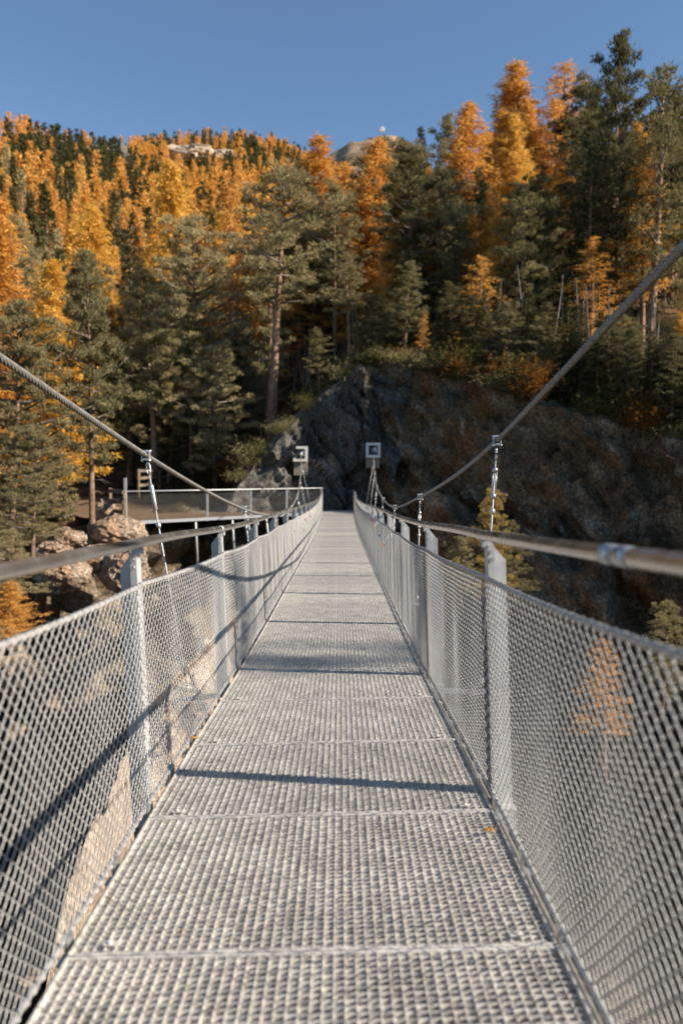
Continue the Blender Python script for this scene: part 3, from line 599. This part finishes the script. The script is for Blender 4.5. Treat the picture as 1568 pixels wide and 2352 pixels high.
def pine(seed, H=17., Rr=2.8, cb=.42, nb=52, dens=1.0):
    rng = np.random.default_rng(seed); tr = MB(); cr = MB(); pts, r, at = trunk(H, .17, rng); tr.tube(pts, r, 9)
    pc = []; pd = []
    for i in range(nb):
        t = (i + rng.uniform(0, 1)) / nb; h = H * (cb + (1 - cb) * t); Lb = Rr * (.30 + .95 * math.sin(min(1, (1 - t) * 1.25 + .06) * math.pi * .62)) * rng.uniform(.55, 1.15) * (1 if rng.random() > .15 else .6)
        if t > .9: Lb *= .6
        az = i * 2.4 + rng.uniform(-.5, .5); el = rng.uniform(-.12, .3) + .5 * t; d = np.array([math.cos(az) * math.cos(el), math.sin(az) * math.cos(el), math.sin(el)]); b0 = at(h)
        q = [b0 + d * Lb * s + np.array([0, 0, .18 * Lb * (s * s - .6 * s)]) for s in np.linspace(0, 1, 5)]; tr.tube(q, np.linspace(.05, .012, 5) * (Lb / 2 + .3), 4, 1)
        for j in range(int(2 + Lb * 1.5)):
            s = rng.uniform(.35, 1.0); c = b0 + d * Lb * s + np.array([0, 0, .18 * Lb * (s * s - .6 * s)]); sd_ = rng.normal(size=3) * [.5, .5, .15]; c2 = c + sd_ * Lb * .3 + [0, 0, .05]
            if rng.random() < .5: tr.tube([c, c2], .012, 3, 1)
            pc.append(c2); pd.append(d * .5 + sd_ + [0, 0, .6])
    pc = np.array(pc); pd = np.array(pd); n = int(26 * dens); C0 = np.repeat(pc, n, 0); off = rng.normal(size=C0.shape); off /= np.linalg.norm(off, axis=1)[:, None]; off *= rng.uniform(.3, 1, len(off))[:, None] ** .5 * np.repeat(rng.uniform(.28, .62, len(pc)), n)[:, None]; off[:, 2] *= .5
    spray(cr, C0 + off, off * 1.3 + [0, 0, .55], 6, .21, .045, .03, .40, rng)
    for i in range(int(rng.integers(5, 12))):
        h = H * rng.uniform(.18, cb + .1); az = rng.uniform(0, 6.28); l_ = rng.uniform(.4, 1.5); b0 = at(h); tr.tube([b0, b0 + np.array([math.cos(az) * l_ * .6, math.sin(az) * l_ * .6, .05]), b0 + np.array([math.cos(az) * l_, math.sin(az) * l_, -.15 * l_])], [.025, .016, .006], 4, 1)
    return tr, cr
def larch(seed, H=16., Rr=2.3, cb=.12, nb=120, per=7, dens=1.0):
    rng = np.random.default_rng(seed); tr = MB(); cr = MB(); pts, r, at = trunk(H, .16, rng, .15); tr.tube(pts, r, 8); Cc = []; Dd = []
    for i in range(nb):
        t = (i + rng.uniform(0, 1)) / nb; h = H * (cb + (1 - cb) * t); Lb = Rr * ((1 - t) ** .75 * .95 + .06) * rng.uniform(.5, 1.2)
        az = i * 2.4 + rng.uniform(-.6, .6); d = np.array([math.cos(az), math.sin(az), -.10 + .45 * t]); b0 = at(h); f = lambda s: b0 + d * Lb * s + np.array([0, 0, Lb * (.22 * s * s - .16 * s)])
        tr.tube([f(s) for s in (0, .5, 1)], [.028 * (Lb / 2 + .3), .016, .006], 3, 1)
        m = int(Lb * 15 * dens) + 5
        for s in rng.uniform(.12, 1.05, m):
            w = (.15 + .25 * (1 - abs(s - .5))) * Lb * .45; sd_ = np.array([-math.sin(az), math.cos(az), 0]) * rng.normal() * w; Cc.append(f(s) + sd_ + [0, 0, -abs(rng.normal()) * .16]); Dd.append(d * .5 + sd_ * .6 + [0, 0, -.35])
    spray(cr, np.array(Cc), np.array(Dd), per, .27, .06, .10, .6, rng); return tr, cr
def spruce(seed, H=15., Rr=2.2, cb=.06, nb=130, per=8):
    rng = np.random.default_rng(seed); tr = MB(); cr = MB(); pts, r, at = trunk(H, .16, rng, .08); tr.tube(pts, r, 8); Cc = []; Dd = []
    for i in range(nb):
        t = (i + rng.uniform(0, 1)) / nb; h = H * (cb + (1 - cb) * t); Lb = Rr * ((1 - t) ** .9 + .05) * rng.uniform(.7, 1.15); az = i * 2.4 + rng.uniform(-.5, .5); d = np.array([math.cos(az), math.sin(az), -.25 + .4 * t]); b0 = at(h); f = lambda s: b0 + d * Lb * s + np.array([0, 0, Lb * .18 * s * s])
        tr.tube([f(s) for s in (0, .5, 1)], [.025, .014, .005], 3, 1)
        for s in rng.uniform(.15, 1.05, int(Lb * 10) + 3):
            sd_ = np.array([-math.sin(az), math.cos(az), 0]) * rng.normal() * .22 * Lb * (1.2 - s); Cc.append(f(s) + sd_ + [0, 0, -abs(rng.normal()) * .08]); Dd.append(d * .7 + sd_ + [0, 0, -.25])
    spray(cr, np.array(Cc), np.array(Dd), per, .22, .05, .06, .45, rng); return tr, cr
def small(seed, kind, n=420, H=20.):
    rng = np.random.default_rng(seed); g = MB(); g.tube([(0, 0, -1), (0, 0, H * .5), (0, 0, H * .95)], [.28, .18, .04], 5)
    t = rng.uniform(0, 1, n) ** 1.25; Rr = H * (.17 if kind != 'spruce' else .15); az = rng.uniform(0, 6.28, n); rad = Rr * ((1 - t) * .95 + .05) * rng.uniform(.35, 1, n)
    Cc = np.stack([np.cos(az) * rad, np.sin(az) * rad, H * (.10 + .88 * t)], -1); Dd = np.stack([np.cos(az), np.sin(az), -.2 + .9 * t], -1)
    C1 = np.repeat(Cc, 3, 0) + rng.normal(size=(n * 3, 3)) * .28; D1 = np.repeat(Dd, 3, 0) + rng.normal(size=(n * 3, 3)) * .55
    V, F = tris(C1, D1, H * (.045 if n > 100 else .085) * rng.uniform(.6, 1.3, n * 3), H * (.021 if n > 100 else .045) * rng.uniform(.7, 1.3, n * 3), rng); g.add(V, F, 1); return g
PROTO = {}
def proto(key, fn, name, mats):
    tr, cr = fn; e = empty(name); t = kid(e, tr.build('trunk', [M_BARK, M_DEAD], e)); c = kid(e, cr.build('crown', mats, e)); PROTO[key] = [e, False, fn]
proto('pine0', pine(1, 17, 3.0, .40, 56), 'pine_tree', M_PINE); proto('pine1', pine(2, 17, 2.4, .30, 60), 'pine_tree', M_PINE); proto('pine2', pine(3, 17, 2.1, .50, 40, .8), 'pine_tree', M_PINE)
proto('pine3', pine(4, 17, 3.3, .22, 70), 'pine_tree', M_PINE); proto('pine4', pine(5, 17, 1.7, .30, 46, .7), 'pine_tree', M_PINE)
proto('larch0', larch(11), 'larch_tree', M_LARCH); proto('larch1', larch(12, 16, 1.9, .2, 110), 'larch_tree', M_LARCH); proto('larch2', larch(13, 16, 2.6, .3, 80, 6, .8), 'larch_tree', M_LARCH); proto('larch3', larch(15, 16, 2.2, .35, 50, 5, .6), 'larch_tree', M_LARCH)
proto('gold0', larch(14, 16, 2.3, .10, 130, 8), 'larch_tree', M_GOLD)
proto('spruce0', spruce(21), 'spruce_tree', M_SPRUCE); proto('spruce1', spruce(22, 15, 2.6, .1, 120), 'spruce_tree', M_SPRUCE)
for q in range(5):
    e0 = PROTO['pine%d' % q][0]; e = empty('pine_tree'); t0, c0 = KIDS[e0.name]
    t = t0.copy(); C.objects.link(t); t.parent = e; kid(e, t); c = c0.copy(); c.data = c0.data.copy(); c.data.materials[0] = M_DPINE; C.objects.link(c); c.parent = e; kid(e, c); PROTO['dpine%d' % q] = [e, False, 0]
e0 = PROTO['pine3'][0]; e = empty('larch_tree'); t0, c0 = KIDS[e0.name]
t = t0.copy(); C.objects.link(t); t.parent = e; kid(e, t); c = c0.copy(); c.data = c0.data.copy(); c.data.materials[0] = M_OLIVE; C.objects.link(c); c.parent = e; kid(e, c); PROTO['olive3'] = [e, False, 0]
HGT = {'olive': 17., 'dpine': 17., 'pine': 17., 'larch': 16., 'gold': 16., 'spruce': 15.}
prng = random.Random(5)
def plant(key, p, H, label, cat, group=None, wide=1.0):
    e, used, _ = PROTO[key]
    if not used: PROTO[key][1] = True; o = e
    else: o = copy_tree(e)
    s = H / HGT[key[:-1]]; o.location = p; o.scale = (s * wide, s * wide, s); o.rotation_euler = (prng.uniform(-.03, .03), prng.uniform(-.03, .03), prng.uniform(0, 6.28))
    if 'group' in o: del o['group']
    tag(o, label, cat, group); return o
def tree_px(key, u, vb, vt, d, label, wide=1.0):
    a = P(u, vb, d); b = P(u, vt, d); return plant(key, a, b.z - a.z, label, {'d': 'pine tree', 'o': 'larch tree', 'p': 'pine tree', 'l': 'larch tree', 'g': 'larch tree', 's': 'spruce tree'}[key[0]], None, wide)
HERO = [
 ('gold0', 122, 1150, 605, 31, 'tall golden-yellow larch at the left, its lower trunk bare', 1.7), ('pine1', 213, 1250, 585, 24.5, 'tall olive pine with a bare reddish trunk standing on the sunlit boulders', .85),
 ('pine3', 20, 1320, 700, 23.5, 'dense low-branched pine at the left edge below the cable', 1.1), ('pine3', 75, 1300, 985, 22, 'short bushy pine beneath the golden larch', 1.3), ('larch0', -12, 1180, 450, 38, 'deep orange larch cut by the left edge of the picture', 1.6),
 ('pine1', 78, 1120, 515, 44, 'grey-green pine between the edge larch and the golden larch', .8), ('spruce0', 300, 1100, 490, 44, 'dark spruce with pointed top behind the golden larch', .9), ('pine1', 355, 1080, 620, 40, 'slender olive pine whose crown leans over the dark hollow', 1.1),
 ('pine3', 445, 1060, 505, 46, 'broad rounded olive pine left of the centre', 1.0), ('gold0', 395, 1050, 370, 66, 'bright yellow-orange larch rising behind the broad rounded pine', 1.5), ('gold0', 215, 1050, 465, 56, 'yellow larch behind the tall pine on the boulders', 1.7),
 ('larch2', 540, 1030, 425, 52, 'deep orange larch just left of the great central pine', 1.4), ('pine2', 627, 1010, 400, 39.5, 'great central pine with a pale straight trunk behind the rock', 1.45), ('pine4', 612, 1005, 560, 42, 'thinner pine trunk right behind the great central pine', .9),
 ('larch0', 752, 860, 314, 56, 'orange larch on the skyline left of the bare summit', 1.7), ('larch0', 843, 860, 322, 52, 'broad orange larch on the skyline right below the white hut', 1.7), ('pine0', 772, 870, 430, 50, 'pine with reddish trunk above the top of the rock knob', .9),
 ('pine2', 700, 940, 400, 58, 'dark rounded pine just right of the central pine', 1.2), ('pine2', 900, 880, 390, 47, 'pine with a long pale bare trunk below the broad orange larch', .8), ('pine0', 1005, 895, 400, 44, 'wide olive pine standing on the cliff edge right of the knob', .95),
 ('pine1', 1198, 900, 425, 40, 'sparse grey-green pine with drooping dead branches on the cliff', 1.05), ('larch0', 1064, 700, 234, 60, 'orange larch with pointed top standing against the sky', 1.9),
 ('larch2', 1170, 560, 250, 69, 'orange larch wedged between the left and middle of the skyline trio', 1.9), ('larch1', 1235, 600, 228, 68, 'orange larch wedged between the middle and right of the skyline trio', 2.0), ('larch2', 1292, 600, 225, 66, 'orange larch spreading toward the tallest pine', 1.9), ('larch0', 1110, 640, 300, 68, 'orange larch filling the dip left of the skyline trio', 1.8),
 ('larch1', 722, 900, 352, 70, 'small orange larch beside the skyline larch left of the summit', 1.7), ('larch2', 790, 880, 372, 68, 'low orange larch below the bare summit', 1.7), ('dpine3', 930, 800, 345, 60, 'dark round-topped pine covering the right end of the bare summit', 1.2), ('dpine0', 880, 820, 352, 61, 'dark pine under the white summit hut', 1.0), ('larch1', 1145, 600, 190, 74, 'narrow orange larch, left of the tall skyline trio', 1.5),
 ('larch0', 1200, 600, 145, 72, 'tallest orange larch, middle of the skyline trio', 2.1), ('larch3', 1262, 620, 142, 70, 'thin half-bare orange larch, right of the skyline trio', 2.2), ('gold0', 1188, 640, 272, 62, 'yellow larch in front of the skyline trio', 1.6),
 ('larch2', 1285, 700, 340, 54, 'deep orange larch lit in the gap left of the tallest pine', 1.5), ('pine1', 1395, 900, 96, 42, 'tallest pine, reaching highest into the sky at the right', .7), ('pine4', 1480, 940, 150, 39, 'thin pine with a narrow open top right of the tallest pine', 1.2),
 ('pine3', 1340, 800, 190, 55, 'dark dense pine just left of the tallest pine', .95), ('spruce0', 975, 800, 292, 66, 'dark pointed spruce on the skyline at the left of the pointed larch', .9), ('pine1', 1003, 800, 278, 66, 'thin dark pine top against the sky beside the pointed larch', .7),
 ('pine0', 1540, 860, 225, 48, 'dark pine cut by the right edge of the picture', 1.1), ('larch3', 1100, 900, 590, 39, 'small half-bare orange larch between two cliff pines', 2.0), ('larch3', 1078, 940, 770, 37, 'low orange larch with thin trunk at the cliff edge', 1.3), ('larch2', 1140, 860, 440, 41, 'orange larch sapling in shade behind the sparse pine', .8),
 ('larch3', 1350, 900, 540, 38, 'stunted orange larch below the tallest pine', 1.9), ('spruce1', 1110, 800, 380, 52, 'dark green spruce filling the gap right of the wide olive pine', 1.1), ('pine3', 915, 800, 330, 62, 'dark green pine on the skyline behind the pale bare trunk', 1.0),
 ('larch2', 1535, 880, 235, 60, 'orange larch glimpsed behind the right edge pine', .8), ('gold0', 1560, 900, 640, 42, 'low yellow larch at the right edge above the cable', .8), ('larch2', 660, 900, 385, 74, 'orange larch peering over the shoulder of the central pine', 1.0),
]
HERO = [(('d' + h[0],) + h[1:]) if h[0].startswith('pine') and h[1] > 690 else h for h in HERO]  # pines right of centre get the crown copy with shade in its colour
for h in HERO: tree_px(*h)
# young trees in and on the gorge
LOWT = [('olive3', 1135, 1440, 1130, 17, 'small yellow-green larch growing below the right railing', .8), ('pine3', 1165, 1420, 1200, 18, 'bushy young pine right of the small yellow-green larch', 1.1), ('pine3', 1520, 1640, 1385, 14, 'young pine tip poking above the right mesh', 1.2), ('larch3', 1385, 1790, 1470, 11, 'small bright orange larch seen through the right mesh', 1.9),
        ('pine3', 1060, 1400, 1235, 19, 'low dark pine left of the small yellow-green larch', 1.2), ('larch2', 20, 1500, 1335, 18, 'small orange leafy sapling above the left mesh', 3.2), ('pine3', 20, 1420, 1220, 19, 'young pine below the handrail at the left edge', 1.6)]
for h in LOWT: tree_px(*h)
def W3(u): return 'just right of the rock knob' if u < 1120 else ('above the middle of the cliff' if u < 1370 else 'toward the right edge')
# fill of the slopes: rows of trees, each kind one group
fr = random.Random(42); fills = {}
def fill(u, d, hh, keys, label, cat, group, wide=1.0):
    x = (u - 780) / FD * d; key = fr.choice(keys); z = G(x, d) - .1; vt = float(np.interp(u, [-200, 350, 560, 700, 900, 960, 1050, 1280, 1330, 1700], [500, 560, 520, 450, 400, 370, 420, 420, 270, 250])) + fr.uniform(0, 90)
    hh = min(hh * fr.uniform(.8, 1.15), (1090 - vt) / FD * d - z)
    if hh < 3: return
    side = 'lower' if d < 66 else 'upper'; lab = label % side
    plant(key, (x, d, z), hh, lab, cat, side + ' ' + group, wide * fr.uniform(.85, 1.15) * (1 if hh > 8 else 1.25))
for i in range(110):
    u = fr.uniform(900, 1700); d = fr.uniform(40, 92)
    if u < 1020 and d > 60: continue
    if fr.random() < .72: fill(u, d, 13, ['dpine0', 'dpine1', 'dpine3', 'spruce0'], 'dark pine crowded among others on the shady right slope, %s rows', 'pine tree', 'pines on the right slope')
    else: fill(u, d, 13, ['larch1', 'larch0', 'larch2'], 'orange larch scattered among the dark pines of the right slope, %s rows', 'larch tree', 'larches on the right slope')
for i in range(34):
    u = fr.uniform(-150, 560); d = fr.uniform(48, 100)
    if fr.random() < .22: fill(u, d, 12, ['pine0', 'pine1', 'pine3'], 'olive pine crowded among larches on the sunny left slope, %s rows', 'pine tree', 'pines on the left slope')
    else: fill(u, d, 15, ['larch1', 'larch0', 'gold0'], 'orange larch crowded among pines on the sunny left slope, %s rows', 'larch tree', 'larches on the left slope')
for i in range(26):
    u = fr.uniform(560, 960); d = fr.uniform(50, 85)
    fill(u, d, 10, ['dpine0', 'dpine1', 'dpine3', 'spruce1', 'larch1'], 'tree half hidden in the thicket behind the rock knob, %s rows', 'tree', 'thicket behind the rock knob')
for i in range(16):
    u = fr.uniform(380, 560); d = fr.uniform(40, 52)
    fill(u, d, 8, ['spruce0', 'spruce1', 'pine3'], 'dark spruce in the shaded hollow behind the walkway, %s rows', 'spruce tree', 'spruces in the hollow behind the walkway')
for i in range(84):
    u = fr.uniform(880, 1660); x0 = (u - 780) / FD * 33; y = float(rim_y(x0)) + fr.uniform(.1, 8) ** (1 if fr.random() < .6 else .3); x = (u - 780) / FD * y
    if y < rim_y(x): y = float(rim_y(x)) + .2
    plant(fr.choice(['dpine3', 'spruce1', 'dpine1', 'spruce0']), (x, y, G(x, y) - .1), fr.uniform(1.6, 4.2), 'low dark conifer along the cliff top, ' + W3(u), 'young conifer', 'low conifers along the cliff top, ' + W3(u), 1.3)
plant('larch3', (24.3, .55, gorge(24.3, .55) - .3), 12.9 - gorge(24.3, .55) + .3, 'lone larch standing right of the bridge, its tip shading the grating', 'larch tree')
# bare thin trunks along the cliff top
def snag(seed, H):
    rng = np.random.default_rng(seed); g = MB(); pts, r, at = trunk(H, .06, rng, .2); g.tube(pts, r, 6)
    for i in range(16):
        h = H * rng.uniform(.2, .98); az = rng.uniform(0, 6.28); l_ = rng.uniform(.3, 1.1) * (1.1 - h / H); b = at(h); g.tube([b, b + np.array([math.cos(az) * l_, math.sin(az) * l_, rng.uniform(-.3, .3) * l_])], [.015, .004], 3)
    return g
sn = [snag(60 + i, 6.).build('dead_tree', M_DEAD) for i in range(4)]
for i in range(36):
    u = fr.uniform(650, 1640); x0 = (u - 780) / FD * 34; y = float(rim_y(x0)) + fr.uniform(1.2, 12); x = (u - 780) / FD * y
    o = sn[i] if i < 4 else sn[i % 4].copy()
    if i >= 4: C.objects.link(o)
    o.location = (x, y, G(x, y) - .1); s = fr.uniform(.4, .85); o.scale = (s, s, s); o.rotation_euler = (fr.uniform(-.05, .05), fr.uniform(-.05, .05), fr.uniform(0, 6)); tag(o, 'thin bare trunk standing along the cliff top, ' + W3(u), 'dead tree', 'bare trunks along the cliff top, ' + W3(u))
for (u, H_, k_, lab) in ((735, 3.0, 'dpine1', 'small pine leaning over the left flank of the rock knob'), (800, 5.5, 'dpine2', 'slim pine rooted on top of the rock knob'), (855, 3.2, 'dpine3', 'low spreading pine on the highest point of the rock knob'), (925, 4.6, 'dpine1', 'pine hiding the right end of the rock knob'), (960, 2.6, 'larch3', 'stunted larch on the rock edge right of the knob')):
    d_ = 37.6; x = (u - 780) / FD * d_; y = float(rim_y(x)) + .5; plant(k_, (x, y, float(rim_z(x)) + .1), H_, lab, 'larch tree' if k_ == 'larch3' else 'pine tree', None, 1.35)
# shrubs
def shrub(seed, n, r, h, mats, name, ln=.16, wd=.05):
    rng = np.random.default_rng(seed); g = MB(); C0 = rng.normal(size=(n, 3)) * [r * .45, r * .45, h * .3] + [0, 0, h * .5]; C0[:, 2] = np.abs(C0[:, 2])
    C1 = np.repeat(C0, 5, 0) + rng.normal(size=(n * 5, 3)) * .07; V, F = tris(C1, C1 - [0, 0, h * .3] + rng.normal(size=C1.shape) * .4, ln * rng.uniform(.6, 1.3, len(C1)), wd, rng); g.add(V, F)
    for i in range(12): e = C0[i]; g.tube([(0, 0, -.2), e * .5, e], [.02, .012, .005], 3, 1)
    return g.build(name, [mats, M_DEAD])
sb = [shrub(70, 420, 1.0, 1.1, M_BUSH, 'autumn_shrub'), shrub(71, 300, 1.2, .8, M_BUSH, 'autumn_shrub')]
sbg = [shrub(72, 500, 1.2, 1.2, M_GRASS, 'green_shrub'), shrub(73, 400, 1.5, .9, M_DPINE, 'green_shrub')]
used = set()
def put_shrub(lst, p, s, label, group):
    k = fr.randrange(len(lst)); o = lst[k]
    if o.name in used: o = o.copy(); C.objects.link(o)
    else: used.add(o.name)
    o.location = p; o.scale = (s, s, s * fr.uniform(.8, 1.3)); o.rotation_euler = (0, 0, fr.uniform(0, 6)); tag(o, label, 'shrub', group)
for i in range(22):
    u = fr.uniform(430, 580); d = fr.uniform(38, 52); x = (u - 780) / FD * d; put_shrub(sb, (x, d, G(x, d)), fr.uniform(.7, 1.2), 'rust-brown shrub in the shaded hollow left of the rock knob', 'shrubs in the shaded hollow')
for i in range(44):
    x = fr.uniform(2, 16); y = float(rim_y(x)) + fr.uniform(-1.3, 3); put_shrub(sbg + sb[:1], (x, y, G(x, y)), fr.uniform(.5, .9), 'low shrub growing along the cliff top, ' + W3(780 + x / y * FD), 'shrubs along the cliff top, ' + W3(780 + x / y * FD))
for i in range(26):
    x = fr.uniform(-4.4, 2.5); y = float(rim_y(x)) + fr.uniform(-.5, 1.5); put_shrub(sbg, (x, y, float(rim_z(x)) - .1), fr.uniform(.3, .7), 'low shrub growing over the crest of the rock knob', 'shrubs on the rock knob')
for i in range(60):
    x = fr.uniform(2.2, 16); y = fr.uniform(1, 20); put_shrub(sbg, (x, y, gorge(x, y)), fr.uniform(1.2, 2.4), 'dark shrub on the gorge floor seen through the right mesh', 'shrubs on the gorge floor')
ylg = [('pine3', 'young pine on the gorge floor seen through the right mesh')]
for i in range(26):
    x = fr.uniform(3, 15); y = fr.uniform(4, 22); plant(fr.choice(['dpine3', 'pine1', 'spruce1']), (x, y, gorge(x, y) - .2), fr.uniform(3.5, 7), 'young conifer on the gorge floor seen through the right mesh', 'pine tree', 'young conifers on the gorge floor', 1.5)
for e, u_, _ in PROTO.values():
    if not u_:
        for ch in KIDS[e.name]: bpy.data.objects.remove(ch)
        bpy.data.objects.remove(e)
# mountainside forest
far = []
mr = random.Random(9)
cand = []
yy = 104.
while yy < 860:
    sp = 7.2 if yy < 350 else 8.6
    x = -.62 * yy
    while x < .16 * yy:
        X = x + mr.uniform(-.45, .45) * sp; Y = yy + mr.uniform(-.45, .45) * sp; u = X / Y
        if Y < crest_d(u) * 1.02 + 8 and mr.random() < .93:
            px = 780 + u * FD; vy = 1090 - MZ(u, Y) / Y * FD
            if not (400 < px < 545 and 370 < vy < 414 and Y > 250): cand.append((Y, X, MZ(u, Y) - .3))
        x += sp
    yy += sp * .9
cand.sort()
SPR = [small(100 + i, 'spruce').build('spruce_tree', [M_BARK, M_SPRUCE]) for i in range(3)]; LAR = [small(110 + i, 'larch').build('larch_tree', [M_BARK, M_LARCH]) for i in range(3)]; YEL = [small(120 + i, 'larch').build('larch_tree', [M_BARK, M_GOLD]) for i in range(2)]
PIN = [small(130 + i, 'pine').build('pine_tree', [M_BARK, M_PINE]) for i in range(2)]
cnt = {'s': 0, 'l': 0}; rest = {'s': [], 'l': []}; usedf = set()
for (Y, X, Z) in cand:
    n_ = noise.noise(Vector((X * .012, Y * .012, 0))) + mr.uniform(-.42, .42); left = ss(-.2, -.42, X / Y); k = 's' if n_ > .09 - .30 * left * float(ss(300, 420, Y)) else 'l'
    if cnt[k] < 270:
        where = ('left part' if X / Y < -.27 else 'middle part') if Y < 330 else ('upper left part' if X / Y < -.27 else 'upper middle part')
        lst = (SPR + PIN[:1]) if k == 's' else (LAR + YEL[:1]); o = mr.choice(lst)
        if o.name in usedf: o = o.copy(); C.objects.link(o)
        else: usedf.add(o.name)
        cnt[k] += 1; s = mr.uniform(.55, 1.0); o.location = (X, Y, Z); o.scale = (s, s, s); o.rotation_euler = (0, 0, mr.uniform(0, 6))
        if k == 's': tag(o, 'dark conifer on the %s of the distant mountainside' % where, 'conifer', 'dark conifers on the %s of the mountainside' % where)
        else: tag(o, 'orange larch on the %s of the distant mountainside' % where, 'larch tree', 'larches on the %s of the mountainside' % where)
    else: rest[k].append((X, Y, Z))
for o in SPR + LAR + YEL + PIN:
    if o.name not in usedf: bpy.data.objects.remove(o)
for k, mat, nm, lab in (('s', M_SPRUCE, 'far_conifer_wood', 'dark conifer wood covering the far mountainside'), ('l', M_LARCH, 'far_larch_wood', 'orange larch wood covering the far mountainside')):
    g = MB(); base = [small(140 + i, 'spruce' if k == 's' else 'larch', 70) for i in range(4)]; A = [np.concatenate(b.v) for b in base]; Fq = [[(f, m) for f, m in zip(b.f, b.m) if f.shape[1] == 3] for b in base]
    for (X, Y, Z) in rest[k]:
        i = mr.randrange(4); s = mr.uniform(.5, .95); a = mr.uniform(0, 6.28); ca, sa = math.cos(a), math.sin(a); Rm = np.array([[ca, -sa, 0], [sa, ca, 0], [0, 0, 1]])
        nt_ = Fq[i][0][0]; v0 = nt_.min(); Vv = A[i][v0:v0 + nt_.size] @ Rm.T * s * [1.15, 1.15, 1] + [X, Y, Z]; g.add(Vv, nt_ - v0)
    o = g.build(nm, mat); tag(o, lab, 'wood', kind='stuff')
print('far individual', cnt, 'rest', {k: len(v) for k, v in rest.items()})
